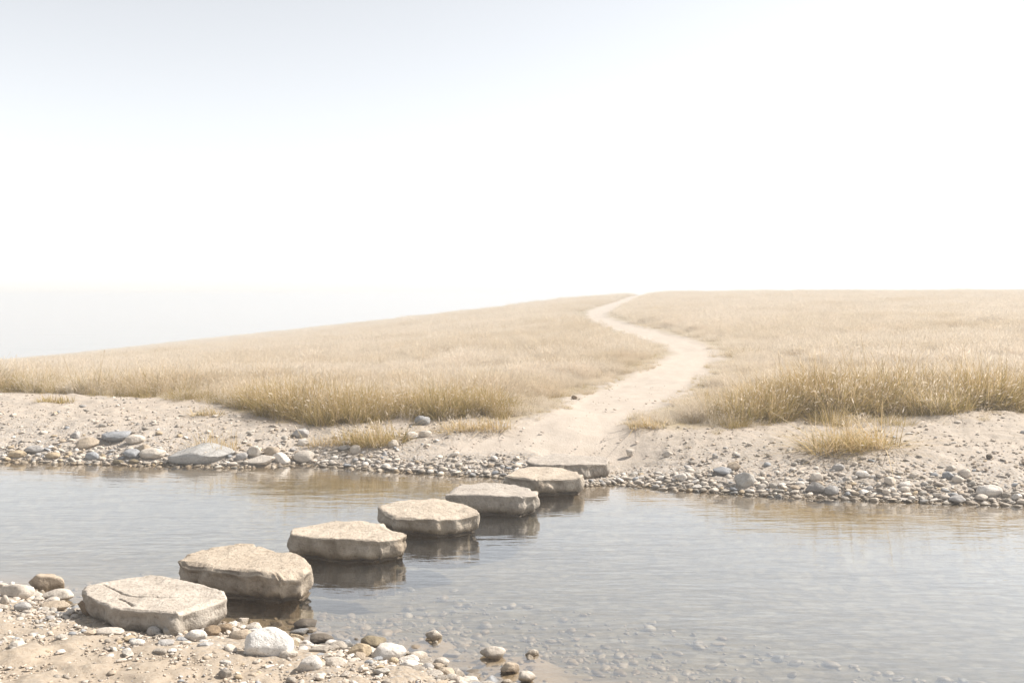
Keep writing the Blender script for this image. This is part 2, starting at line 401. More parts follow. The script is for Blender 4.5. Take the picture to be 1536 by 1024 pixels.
def slab(outline_px, top, base, seed, color, label, cracks=(), edge=.018, under=.82, rough=1.0, tilt=(0, 0)):
    P = np.array([((px - CX) / F * (F * (CAMZ - top) / (py - HY)), F * (CAMZ - top) / (py - HY)) for px, py in outline_px])
    N = 260
    P = hull(P)
    O = resample(P, N)
    k = np.array([1, 2, 3, 2, 1.]) / 9
    for _ in range(1):
        O = sum(k[j] * np.roll(O, j - 2, 0) for j in range(5))
    c = O.mean(0)
    rel = O - c
    area = .5 * np.sum(rel[:, 0] * np.roll(rel[:, 1], -1) - rel[:, 1] * np.roll(rel[:, 0], -1))
    if area < 0: rel = rel[::-1]
    T = np.roll(rel, -3, 0) - np.roll(rel, 3, 0); T /= np.linalg.norm(T, axis=1)[:, None]
    Nn = np.stack([T[:, 1], -T[:, 0]], 1)
    rows = []
    fr = np.concatenate([np.linspace(.02, .9, 60), np.linspace(.9, 1, 14)[1:]])
    off = seed * 13.7
    for f in fr:
        rows.append((rel * f, np.full(N, 0.0), f, 0))
    H = top - base
    ss = np.linspace(0, 1, 46)[1:]
    for s in ss:
        zz = -s * H
        inset = 0.012 * math.sin(s * 3.0) * 1.0 - .045 * max(0.0, (s - .5) / .5) ** 2
        rows.append((rel + Nn * inset, np.full(N, zz), 1, s))
    zu = base
    for q in np.linspace(0, 1, 12)[1:]:
        rows.append((rel * (1 - (1 - under) * min(1.0, q * 2.2)), np.full(N, -H - .012 * min(1, q * 2.2) - max(0, q - .45) / .55 * (base + .20)), 1, 1))
    rows.append((rel * .02, np.full(N, -H - (base + .22)), 1, 1))
    XY = np.concatenate([r[0] for r in rows]); Z = np.concatenate([r[1] for r in rows])
    f = np.concatenate([np.full(N, r[2]) for r in rows]); s = np.concatenate([np.full(N, r[3]) for r in rows])
    NN = np.tile(Nn, (len(rows), 1))
    p3 = np.stack([XY[:, 0], XY[:, 1], Z], 1) + off
    # top: gentle waves and scaling layers
    topw = (1 - s > .999) & (f < 1.0001) & (Z > -1e-6)
    n1 = noise3(p3 * 3.2); n2 = noise3(p3 * 9 + 5); n3 = noise3(p3 * 27 + 9)
    layer = np.tanh((noise3(p3 * 4.1 + 21) - .12) * 9) * .5
    dz = .012 * n1 + .005 * n2 + .0022 * n3 + .006 * layer
    ang = noise3(np.stack([NN[:, 0] * 3.1, NN[:, 1] * 3.1, np.full(len(Z), off)], 1))
    ew = edge * .7 * np.clip(.9 + 3.2 * ang, .35, 4)
    ew = ew * (1 + .8 * noise3(p3 * 7 + 3))
    rad = np.hypot(*rel.T).mean()
    inner = (1 - f) * rad
    bev = np.clip(1 - inner / np.maximum(ew * 1.6, .006), 0, 1)
    Zt = Z + np.where(topw, dz - ew * .55 * bev ** 2, 0)
    # sides: chiselled facets
    pl = p3 * np.array([1, 1, .55])
    fac = np.abs(noise3(pl * 5.5 + 31)) * -.034 - np.abs(noise3(pl * 12 + 61)) * .016 + .012 * n1 + np.tanh(noise3(pl * 7.7 + 41) * 6) * .009 + .007 * noise3(pl * 15) + .0035 * noise3(pl * 36 + 2) + .0016 * noise3(pl * 80 + 4)
    ch = np.where(s > 0, sst(0, .3, s), np.clip((f - .93) / .07, 0, 1) * .35)
    topdz_edge = (dz - ew * .55)
    Zt = np.where(s > 0, Zt + topdz_edge * (1 - s) ** 1.5, Zt)
    side = (s > 0)
    XY = XY + NN * (np.where(side | (f > .93), fac * rough * np.maximum(ch, 0) * 1.2, 0))[:, None]
    XY = XY - NN * (np.where(side, ew * .5 * np.clip(1 - s * 6, 0, 1), 0))[:, None] * 0
    # uneven bottom lip: the broken face stops at different heights
    lip = .03 * noise3(np.stack([NN[:, 0] * 2.3 + off, NN[:, 1] * 2.3, np.zeros(len(Z))], 1))
    Zt = Zt + np.where(s > 0, lip * s, 0)
    Zt = Zt + XY[:, 0] * tilt[0] + XY[:, 1] * tilt[1]
    for cr in cracks:
        W = np.array([((px - CX) / F * (F * (CAMZ - top) / (py - HY)), F * (CAMZ - top) / (py - HY)) for px, py in cr]) - c
        jit = .004 * noise3(p3 * 45 + 70)
        dd = dist_poly(XY[:, 0] + jit, XY[:, 1] + jit * .7, W, closed=False)
        Zt = Zt - np.where(topw, .020 * np.clip(1 - dd / .0065, 0, 1), 0)
    V = np.stack([XY[:, 0], XY[:, 1], Zt], 1)
    nr = len(rows)
    q = grid_quads(nr, N, True)
    capt = np.stack([np.zeros(N - 2, int), np.arange(1, N - 1), np.arange(2, N)], 1)
    b0 = (nr - 1) * N
    capb = np.stack([np.full(N - 2, b0), b0 + np.arange(2, N), b0 + np.arange(1, N - 1)], 1)
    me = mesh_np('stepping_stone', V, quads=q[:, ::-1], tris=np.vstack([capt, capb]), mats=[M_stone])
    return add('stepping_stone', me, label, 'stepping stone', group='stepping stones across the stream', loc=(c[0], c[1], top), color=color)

warm = (0.427, 0.365, 0.295); warm2 = (0.410, 0.344, 0.271); grey = (0.378, 0.336, 0.292)
slab([(122, 885), (128.6, 877.8), (159.5, 868.7), (191.6, 862.5), (223.8, 860.3), (243.6, 864.2), (278.2, 867.9), (307.9, 875.4), (335, 883.5), (341, 896.4),
      (315.3, 905), (268.3, 920), (256, 915.5), (218.9, 909), (169.4, 910.7), (137.2, 895.1)], .18, .045, 1, (0.436, 0.385, 0.329),
     'nearest stepping stone, cracked on top and resting on the gravel bank',
     cracks=[[(153, 876), (163, 881), (179, 886), (184, 890.5), (197, 893.5), (218, 895.5), (240, 896), (265, 895)], [(177, 896.5), (186, 899), (194, 904), (198, 909)]])
slab([(266, 839), (278.2, 828.3), (307.9, 819.7), (347.5, 815.5), (387, 816), (406.9, 823.4), (439, 827), (458.8, 837), (467.5, 849.4), (456, 858), (419.3, 862.5),
      (377.2, 858), (340, 850), (298, 843)], .17, .014, 2, warm2, 'rounded tan stepping stone in the water just beyond the cracked one', edge=.034, rough=1.2)
slab([(436, 796), (439.8, 792), (472, 786), (501, 780.4), (528, 781), (566, 783.8), (578, 784.6), (597, 793.5), (610.6, 800), (601, 804), (572, 809), (540.8, 808.8),
      (520, 805.5), (488.8, 807), (457.5, 804), (435.6, 802)], .154, .014, 3, warm, 'third stepping stone from the near bank, with a chipped grey front face', edge=.022)
slab([(566, 757), (590.8, 751.9), (624, 748.8), (665.8, 749.8), (695, 755), (713.8, 763.3), (719.5, 770), (693, 773), (657.5, 776), (622, 775.4), (590.8, 771.7), (576, 765)],
     .146, .014, 4, warm, 'flat topped stepping stone in mid stream, fourth from the near bank', edge=.016)
slab([(668, 741.5), (681, 730), (690, 724.7), (726.6, 723.8), (768.5, 725.6), (795.8, 730), (807.7, 735), (804, 742.5), (785, 744.7), (759, 741.5), (723, 741), (695.6, 740)],
     .152, .014, 5, grey, 'fifth stepping stone from the near bank, sloping at its left end', edge=.022)
slab([(757, 712.8), (783, 700), (817.7, 698.8), (846.9, 701.9), (867, 706.5), (875, 713), (870.6, 716), (857.8, 716), (826.8, 715.8), (805, 718.3), (781, 715.6)],
     .150, .014, 6, warm, 'pale stepping stone in front of the last slab at the far bank', edge=.018)
slab([(788, 691), (795.8, 684.6), (832, 680.3), (877.9, 682.5), (905, 685.2), (914.5, 688.5), (911, 693), (898, 694.5), (874, 695.8), (837.7, 696.4), (806.8, 695.5)],
     .165, .02, 7, grey, 'last stepping stone, a flat slab on the far bank at the foot of the path', edge=.014)

# ------------------------------------------------------------------ rocks
def ico(sub):
    import bmesh
    bm = bmesh.new(); bmesh.ops.create_icosphere(bm, subdivisions=sub, radius=1.0)
    V = np.array([v.co[:] for v in bm.verts]); T = np.array([[v.index for v in f.verts] for f in bm.faces]); bm.free()
    return V / np.linalg.norm(V, axis=1)[:, None], T
ICO = {k: ico(k) for k in (1, 2, 3, 4, 5)}

def rock_pts(sub, seed, angular, squash=(1, 1, 1)):
    """unit rock, about 1 across: half sizes .5"""
    r_ = np.random.default_rng(seed)
    D, T = ICO[sub]
    n = int(5 + 9 * angular)
    r = np.full(len(D), 1.0)
    for _ in range(n):
        v = r_.normal(size=3); v /= np.linalg.norm(v)
        dist = 1 - r_.uniform(.06 + .10 * angular, .18 + .38 * angular)
        dt = D @ v
        r = np.where(dt > .05, np.minimum(r, dist / np.maximum(dt, .05)), r)
    soft = .35 * (1 - angular)
    r = r * (1 - soft) + soft * .88
    p = D + seed * 3.17
    r = r * (1 + (.10 - .03 * angular) * noise3(p * 1.4) + .035 * noise3(p * 3.7 + 4) + (.018 * noise3(p * 9 + 8) if sub >= 3 else 0) + (.008 * noise3(p * 21 + 8) if sub >= 4 else 0))
    V = D * r[:, None]
    lo, hi = V.min(0), V.max(0)
    V = (V - (lo + hi) / 2) / (hi - lo)
    return V, T

WHITE = (0.567, 0.531, 0.488); PALE = (0.488, 0.439, 0.382); TAN = (0.376, 0.311, 0.240); GREY = (0.354, 0.340, 0.327); BLUE = (0.284, 0.292, 0.305); BROWN = (0.227, 0.169, 0.113); OLIVE = (0.205, 0.169, 0.113); OCHRE = (0.397, 0.319, 0.220); DARK = (0.128, 0.107, 0.085)
# left px, right px, top py, base py, angular, colour, category/name, label
rocks = [
 (44, 96, 861, 886, .9, TAN, 'angular dark-sided tan rock at the water, leftmost corner of the near bank'),
 (2, 52, 872, 900, .8, PALE, 'pale angular rock at the near bank edge left of the flat rocks'),
 (62, 112, 886, 905, .5, PALE, 'flat pale rock lying just left of the cracked stepping stone'),
 (58, 104, 900, 917, .4, TAN, 'low tan rock in front of the flat pale rock left of the cracked stone'),
 (21, 46, 903, 918, .4, GREY, 'greyish cobble on the sand below the angular rocks at far left'),
 (0, 14, 892, 908, .4, PALE, 'pale cobble cut by the left picture edge on the near bank'),
 (116, 147, 896, 926, 1., BROWN, 'brown tilted shard leaning against the cracked stepping stone'),
 (368, 440, 938, 988, .55, (.66, .64, .61), 'large white boulder at the water edge of the near bank'),
 (343, 381, 943, 964, .3, TAN, 'smooth brown cobble just left of the large white boulder'),
 (369, 393, 932, 949, .3, PALE, 'small tan cobble resting behind the large white boulder'),
 (558, 609, 963, 992, .4, WHITE, 'white cobble with a brown wet foot standing in the shallows'),
 (521, 557, 963, 986, .8, OCHRE, 'tilted ochre rock left of the white cobble in the shallows'),
 (541, 578, 957, 976, .7, OLIVE, 'olive rough rock behind the tilted ochre rock'),
 (446, 484, 980, 1008, .6, WHITE, 'pale angular cobble right of the large white boulder'),
 (440, 475, 933, 944, .6, DARK, 'dark wet rock breaking the water above the near shallows'),
 (465, 500, 955, 968, .7, DARK, 'dark wet jagged rock between the boulder and the ochre rock'),
 (638, 663, 947, 960, .6, PALE, 'lone pale rock poking from the water right of the shallows'),
 (720, 758, 973, 989, .6, PALE, 'pale slab with a dark wet edge alone in the near water'),
 (788, 808, 978, 985, .5, PALE, 'thin pale sliver of rock farthest right in the near water'),
 (751, 779, 996, 1012, .8, TAN, 'tan jagged rock in the water near the bottom edge'),
 (778, 803, 1010, 1026, .4, PALE, 'pale cobble in the water cut by the bottom edge'),
 (650, 674, 989, 1004, .3, PALE, 'round pale cobble at the waterline near the bottom middle'),
 (632, 651, 994, 1005, .4, GREY, 'greyish cobble touching the round pale one at the waterline'),
 (600, 628, 989, 1003, .4, WHITE, 'flat whitish cobble right below the white cobble in the shallows'),
 (583, 598, 985, 996, .3, OCHRE, 'small ochre pebble in front of the white cobble'),
 (194, 217, 958, 970, .2, WHITE, 'single white pebble on bare sand below the cracked stone'),
 (279, 310, 943, 961, .4, WHITE, 'whitish cobble under the front corner of the cracked stone'),
 (220, 241, 938, 953, .3, GREY, 'grey cobble against the front of the cracked stone'),
 (141, 185, 941, 954, .2, PALE, 'half buried pale slab in the sand before the cracked stone'),
 (297, 320, 963, 974, .4, GREY, 'flat grey cobble on the gravel left of the white boulder'),
 (306, 330, 937, 956, .6, BROWN, 'wet brown rock under the right corner of the cracked stone'),
 (326, 348, 934, 951, .6, BROWN, 'wet brown rock in the water beside the cracked stone'),
 (488, 520, 985, 1001, .5, PALE, 'pale flattish cobble between white boulder and ochre rock'),
 (420, 447, 974, 990, .5, PALE, 'pale cobble tucked against the right side of the white boulder'),
 (415, 448, 957, 972, .6, OLIVE, 'olive wet rock at the waterline behind the white boulder'),
 # far bank, left
 (259, 354, 669, 695, .75, (.37, .36, .345), 'long grey boulder at the waterline of the far left bank'),
 (113, 148, 659, 675, 1., TAN, 'slanted tan slab with a bright edge on the far left bank'),
 (105, 119, 649, 660, .9, GREY, 'small pointed grey rock above the slanted tan slab'),
 (150, 197, 650, 667, .7, BLUE, 'bluish grey flat rock on the far left bank'),
 (190, 217, 654, 668, .8, PALE, 'pale slab right of the bluish grey flat rock'),
 (210, 247, 677, 693, .3, PALE, 'smooth oval pale cobble left of the long grey boulder'),
 (205, 226, 667, 685, .9, TAN, 'angular tan rock above the smooth oval cobble'),
 (13, 39, 678, 689, .4, OCHRE, 'ochre flat cobble at the waterline near the left edge'),
 (39, 69, 670, 682, .5, GREY, 'grey flat rock above the ochre cobbles at far left'),
 (68, 90, 681, 691, .4, OCHRE, 'ochre cobble in the row of stones at the far left waterline'),
 (169, 185, 691, 698, .3, OLIVE, 'dark flat disc of rock standing in the water at far left'),
 (193, 208, 691, 698, .3, OLIVE, 'flat disc of rock in the water just below the oval cobble'),
 (129, 148, 680, 692, .4, BLUE, 'blue grey cobble in the waterline row at far left'),
 (185, 212, 678, 692, .5, BLUE, 'blue grey cobble touching the oval pale cobble'),
 (371, 412, 687, 702, .9, PALE, 'flat pale slab jutting into the water right of the long boulder'),
 (397, 419, 671, 690, .4, TAN, 'upright tan cobble above the jutting pale slab'),
 (410, 435, 680, 698, .9, WHITE, 'white triangular rock at the waterline beside the jutting slab'),
 (440, 472, 678, 697, .35, PALE, 'large smooth cobble with a bright right side at the waterline'),
 (371, 393, 670, 689, .6, PALE, 'pale rock directly behind the jutting pale slab'),
 (438, 463, 646, 659, .8, GREY, 'grey faceted rock lying alone up the far bank'),
 (446, 464, 660, 671, .3, WHITE, 'small white cobble below the lone faceted rock'),
 (354, 373, 681, 693, .3, GREY, 'low grey cobble at the right foot of the long boulder'),
 (622, 645, 623, 640, .8, (0.288, 0.288, 0.288), 'pale grey rock on the bank right under the grass edge'),
 (608, 627, 649, 660, .4, WHITE, 'white cobble right of the small golden grass tuft'),
 (628, 647, 647, 658, .4, PALE, 'second pale cobble right of the small golden grass tuft'),
 (525, 541, 668, 682, .3, PALE, 'round pale cobble at the foot of the small golden tuft'),
 (513, 529, 662, 671, .3, WHITE, 'white flat cobble at the left of the small golden tuft'),
 (582, 598, 660, 673, .5, PALE, 'pale cobble where the small golden tuft meets the sand'),
 (507, 526, 670, 678, .4, GREY, 'grey flat cobble below the white flat one by the golden tuft'),
 # far bank, right
 (939, 952, 675, 685, .5, PALE, 'tan cobble alone on the sand right of the last stepping stone'),
 (1090, 1110, 693, 709, .6, TAN, 'tan block resting above the white cube of rock'),
 (1102, 1131, 711, 735, .8, (0.408, 0.390, 0.360), 'white cube shaped rock at the right bank waterline'),
 (1014, 1031, 710, 723, .4, WHITE, 'white rounded cobble in the shingle between path and white cube rock'),
 (1070, 1099, 704, 716, .7, BLUE, 'dark bluish flat rock beside the tan block'),
 (995, 1009, 677, 688, .6, PALE, 'pale small rock on the sand at the path foot'),
 (1068, 1078, 680, 689, .7, GREY, 'small grey rock on the open sand of the right bank'),
 (1208, 1236, 726, 743, .5, (0.216, 0.204, 0.192), 'domed grey rock at the right bank waterline'),
 (1236, 1259, 730, 745, .3, GREY, 'domed paler cobble right beside the domed grey rock'),
 (1214, 1234, 711, 726, .3, PALE, 'round pale cobble just above the domed grey rock'),
 (1326, 1344, 717, 730, .4, PALE, 'pale cobble in the middle of the right shingle'),
 (1283, 1304, 708, 720, .4, WHITE, 'whitish flat cobble on top of the right shingle below the tuft'),
 (1465, 1502, 730, 749, .4, WHITE, 'big white oval cobble near the right picture edge'),
 (1424, 1450, 743, 757, .7, GREY, 'grey slab in the water left of the big white oval cobble'),
 (1462, 1481, 744, 754, .4, PALE, 'flat pale cobble at the water below the big white oval cobble'),
 (1440, 1456, 704, 718, .3, PALE, 'round cobble of the small pile on the right bank'),
 (1420, 1434, 699, 709, .4, PALE, 'topmost pale cobble of the small pile on the right bank'),
 (1428, 1446, 714, 727, .5, PALE, 'lowest cobble of the small pile on the right bank'),
 (1414, 1431, 709, 722, .6, BLUE, 'blue grey cobble of the small pile on the right bank'),
 (1348, 1367, 725, 734, .3, WHITE, 'flat white cobble lying on another in the right shingle'),
 (1348, 1366, 733, 741, .3, PALE, 'flat cobble beneath the flat white one in the right shingle'),
 (1249, 1267, 697, 707, .5, GREY, 'greyish flat rock on the sand just below the big tuft'),
 (1480, 1490, 682, 691, .5, DARK, 'small dark stone alone on the bare sand at right'),
 (1081, 1104, 601, 619, .7, (0.276, 0.270, 0.258), 'pale grey rock half hidden in the grass right of the path'),
 (1094, 1107, 625, 637, .5, PALE, 'pale rock in the sand under the grass right of the path'),
 (857, 866, 593, 599, .7, BROWN, 'small dark stone at the left edge of the path'),
]

def rock_name(w):
    return 'boulder' if w > .30 else 'rock' if w > .15 else 'cobble'

occupied = []
def place_rock(me, name, x, y, z, sx, sy, sz, rot, color, label, group=None, sink=.22, tilt=(0, 0)):
    o = add(name, me, label, {'boulder': 'boulder', 'rock': 'rock', 'cobble': 'cobble', 'pebble': 'pebble'}[name], group=group, loc=(x, y, z + sz * (.5 - sink)), color=color)
    o.scale = (sx, sy, sz); o.rotation_euler = (tilt[0], tilt[1], rot)
    return o

for i, (l, r, tp, bs, ang, col, lab) in enumerate(rocks):
    cx = (l + r) / 2
    x, y, z = pix2ground(cx, bs - 1)
    z = zf(x, y)
    w = (r - l) / F * y
    dep = w * (.55 + .3 * random.random()) if w < .5 else w * .5
    y2 = y + dep * .45; x2 = (cx - CX) / F * y2
    z2 = zf(x2, y2)
    vis = (bs - tp) / F * y      # apparent height: the front face and some of the top
    hh = max(vis * .92 - dep * .35 * max(CAMZ - z2, .3) / y2, w * .22)
    if z2 < 0:                                        # stands in the water: base on the bed
        sz = max(hh + (-z2) + .01, w * .3); zc = z2
    else:
        sz = hh / .78; zc = z2
    sub = 5 if w > .25 else 4
    V, T = rock_pts(sub, 100 + i, ang)
    if lab.startswith('long grey'): sz *= 1.3; y2 -= .05; zc -= .05
    if i == 35:   # the long boulder: flat long back, lower to the right
        V[:, 2] -= np.clip(V[:, 0] - .05, 0, 1) * .45 * (V[:, 2] > 0)
    me = mesh_np('rock', V * np.array([w * 1.04, dep, sz]), tris=T, mats=[M_rock])
    nm = rock_name(w)
    if col == DARK and w < .1: nm = 'pebble'
    o = add(nm, me, lab, nm, loc=(x2, y2, zc + sz * (.5 - (.22 if z2 >= 0 else .03))), color=col)
    o.rotation_euler = (random.uniform(-.06, .06), random.uniform(-.08, .08), 0)
    if 'shard' in lab: o.rotation_euler = (.2, .75, .3); o.scale = (1.1, .8, .5)
    if 'slanted' in lab: o.rotation_euler = (.1, -.22, .1)
    occupied.append((x2, y2, w * .5, dep * .5))

# random stones: candidates along both shores, the largest-looking become things, the rest one shingle object
cand = []
def scatter(n, ulo, uhi, which, dmin, dspread, smin, smax, pw=3.0):
    u = rng.uniform(ulo, uhi, n)
    for k in range(n):
        for _ in range(2):
            d = dmin + abs(rng.normal(0, dspread)) if rng.random() < .75 else rng.uniform(dmin, dmin + dspread * 3)
        s = smin + (smax - smin) * rng.random() ** pw
        if which == 'far':
            y = 9.0
            for _ in range(4): y = float(Yf(u[k] * y)) + d
            x = u[k] * y
        else:
            x = u[k]; y = float(Yn(x)) - d
        cand.append((x, y, s, which))

scatter(4200, -.56, .02, 'far', -.06, .13, .012, .075, 4.)
scatter(4200, .09, .56, 'far', -.06, .16, .012, .072, 3.6)
scatter(900, .0, .12, 'far', -.05, .12, .014, .05, 3.0)
scatter(1500, -.56, -.02, 'far', .15, .7, .010, .075, 7.0)
scatter(1200, .09, .56, 'far', .2, .6, .010, .065, 7.0)
scatter(650, -.56, .56, 'far', .6, 1.2, .010, .05, 7.0)
scatter(1500, -3.6, .5, 'near', -.06, .14, .014, .075, 2.6)
scatter(2200, -3.6, .7, 'near', .0, .30, .010, .045, 3.2)
scatter(260, -2.4, .1, 'near', -.42, .3, .02, .07, 3.0)
scatter(1500, -2.6, 2.6, 'near', -1.6, .8, .015, .07, 3.5)
scatter(700, -1.4, 2.6, 'near', -2.2, .8, .02, .08, 4.5)
scatter(2500, -4.0, .9, 'near', .2, .8, .008, .035, 5.0)
cand = np.array([(a, b, c, w == 'far') for a, b, c, w in cand])
cx_, cy_, cs_ = cand[:, 0], cand[:, 1], cand[:, 2]
cz_ = zbase(cx_, cy_)
keep = np.ones(len(cand), bool)
gdc = grass_depth(cx_, cy_); keep &= ~((gdc > 0) & (cy_ > 8))
keep &= ~(in_poly(cx_, cy_, PATH) & (cy_ > Yf(cx_) + .25) & (rng.random(len(cand)) < .93))
for (ox, oy, ow, od) in occupied:
    keep &= ~((np.abs(cx_ - ox) < ow * .75 + cs_ * .4) & (np.abs(cy_ - oy) < od * .75 + cs_ * .4))
STN = [(o.location.x, o.location.y, o) for o in C.objects if o.name.startswith('stepping_stone')]
for (ox, oy, o) in STN:
    hw = max(abs(v.co.x) for v in list(o.data.vertices)[::37]); hd = max(abs(v.co.y) for v in list(o.data.vertices)[::37])
    keep &= ~((((cx_ - ox) / (hw * .93 + cs_ * .5)) ** 2 + ((cy_ - oy) / (hd * .93 + cs_ * .5)) ** 2) < 1)
cand = cand[keep]; cz_ = cz_[keep]
order = np.argsort(-cand[:, 2])
chosen = []; rest = []
ax, ay, as_ = [], [], []
for k in order:                                        # no two larger stones in one spot
    x, y, s = cand[k, :3]
    if s > .03 and ax:
        d2 = np.hypot(np.array(ax) - x, (np.array(ay) - y) * 1.2) - (np.array(as_) + s) * .40
        if d2.min() < 0: continue
    if s > .03: ax.append(x); ay.append(y); as_.append(s)
    rest.append(k)
cand = cand[rest]; cz_ = cz_[rest]
u_ = cand[:, 0] / cand[:, 1]
vis = (np.abs(u_) < .515) & (cand[:, 1] > 3.9) & (cz_ > -.05)
app = np.where(vis, cand[:, 2] / cand[:, 1], 0)
N_IND = 300 - len([o for o in C.objects if o.name.split('.')[0] in ('rock', 'cobble', 'boulder', 'pebble')]) + 60
top_idx = np.argsort(-app)[:N_IND]
pal = [(.56, .50, .43), (.52, .455, .385), (.52, .455, .385), WHITE, WHITE, WHITE, (.46, .41, .355), (.46, .41, .355), PALE, PALE, PALE, PALE, TAN, GREY, BLUE, OCHRE, (.31, .275, .235), (.37, .34, .30), (.31, .275, .235), (.37, .34, .30)]
tone = {WHITE: 'white', PALE: 'pale', TAN: 'tan', GREY: 'grey', BLUE: 'bluish grey', OCHRE: 'ochre'}
variants = []
for k in range(24):
    V, T = rock_pts(4, 500 + k, .5 + .5 * (k % 4) / 3)
    variants.append(mesh_np('cobble', V, tris=T, mats=[M_rock]))
# the reeds of each stretch of shore, told by what lies next to it
def zone(x, y, far):
    px = CX + F * x / y
    if far:
        dd = y - float(Yf(np.array([x]))[0])
        row = 'in the waterline shingle' if dd < .32 else 'on sand above the shingle'
        if px < 260: st = 'left of the long grey boulder'
        elif px < 500: st = 'near the long grey boulder'
        elif px < 780: st = 'left of the last stepping stone'
        elif px < 1100: st = 'left of the white cube rock'
        elif px < 1330: st = 'right of the white cube rock'
        else: st = 'near the big white oval cobble'
    else:
        row = 'in the near bank gravel' if zf(x, y) > 0 else 'in the near shallows'
        if px < 130: st = 'left of the cracked stone'
        elif px < 350: st = 'below the cracked stone'
        elif px < 520: st = 'around the white boulder'
        else: st = 'right of the ochre rock'
    return row, st
for k in top_idx:
    x, y, s, far = cand[k]
    c = pal[rng.integers(len(pal))]
    nm = tone.get(c, 'beige')
    j = rng.uniform(.88, 1.1)
    row, st = zone(x, y, far)
    kind = 'cobble' if s > .055 else 'pebble'
    flat = rng.uniform(.33, .7)
    z = zf(x, y)
    place_rock(variants[rng.integers(24)], kind, x, y, z, s * rng.uniform(.95, 1.35), s * rng.uniform(.7, 1.0), s * flat, rng.uniform(-.6, .6) + (math.pi if rng.random() < .5 else 0),
               tuple(np.clip(np.array(c) * j, 0, .85)), f'small {nm} {kind} {row} {st}', f'{nm} {kind}s {row} {st}', sink=.25, tilt=(rng.uniform(-.2, .2), rng.uniform(-.2, .2)))
mask = np.ones(len(cand), bool); mask[top_idx] = False

def shingle(name, X, Y, Zs, Sz, sub, label, pal=pal):
    n = len(X)
    base = [rock_pts(sub, 700 + k, .6 + .4 * (k % 4) / 3) for k in range(12)]
    nv = len(base[0][0]); T0 = base[0][1]
    pick = rng.integers(12, size=n)
    B = np.stack([b[0] for b in base])[pick]                     # n, nv, 3
    sc = np.stack([Sz * rng.uniform(.95, 1.4, n), Sz * rng.uniform(.7, 1., n), Sz * rng.uniform(.30, .66, n)], 1)
    B = B * sc[:, None, :]
    a = rng.uniform(0, 6.28, n); ca, sa = np.cos(a), np.sin(a)
    t1 = rng.normal(0, .15, n)
    xr = B[:, :, 0] * ca[:, None] - B[:, :, 1] * sa[:, None]; yr = B[:, :, 0] * sa[:, None] + B[:, :, 1] * ca[:, None]
    zr = B[:, :, 2] + xr * t1[:, None]
    V = np.stack([xr + X[:, None], yr + Y[:, None], zr + (Zs + sc[:, 2] * .26)[:, None]], -1).reshape(-1, 3)
    T = (T0[None] + (np.arange(n) * nv)[:, None, None]).reshape(-1, 3)
    P = np.array(pal)[rng.integers(len(pal), size=n)] * rng.uniform(.85, 1.1, n)[:, None]
    col = np.repeat(P, nv, 0)
    return add(name, mesh_np(name, V, tris=T, mats=[M_peb], attrs={'Col': col}), label, 'shingle', 'stuff')
q = cand[mask]
shingle('shingle', q[:, 0], q[:, 1], cz_[mask], q[:, 2], 2, 'loose shingle of small pale pebbles along both shores')
# fine gravel over the banks
def rand_on(n, ylo, yhi, ulo, uhi):
    y = np.sqrt(rng.uniform(ylo**2, yhi**2, n)); return rng.uniform(ulo, uhi, n) * y, y
x1, y1 = rand_on(26000, 3.4, 6.2, -.6, .15)
x2, y2 = rand_on(34000, 7.6, 13.0, -.58, .58)
X = np.concatenate([x1, x2]); Y = np.concatenate([y1, y2])
dfar = Y - Yf(X); dnear = Yn(X) - Y
clump = fbm2(X * 1.6, Y * 1.6, 2, 2.)
pr = np.where(dfar > 0, np.exp(-dfar / .6) + .08 + .35 * np.clip(clump, 0, 1), np.where(dnear > 0, .35 * np.exp(-dnear / .3) + .20 + .5 * np.clip(clump, 0, 1), 0))
inP = in_poly(X, Y, PATH)
pr = np.where(inP & (dfar > .3), pr * .15, pr)
k = (rng.random(len(X)) < pr) & (grass_depth(X, Y) < .1)
X, Y = X[k], Y[k]
shingle('gravel', X, Y, zbase(X, Y) + .002, np.where(Y > 7, .011, .006) * (1 + 1.6 * rng.random(len(X)) ** 4) * 1.35, 1, 'fine gravel scattered over the sandy banks', pal=[(.44, .37, .30), (.48, .41, .34), (.50, .45, .39), (.40, .33, .26), (.36, .32, .28), (.46, .38, .30)])

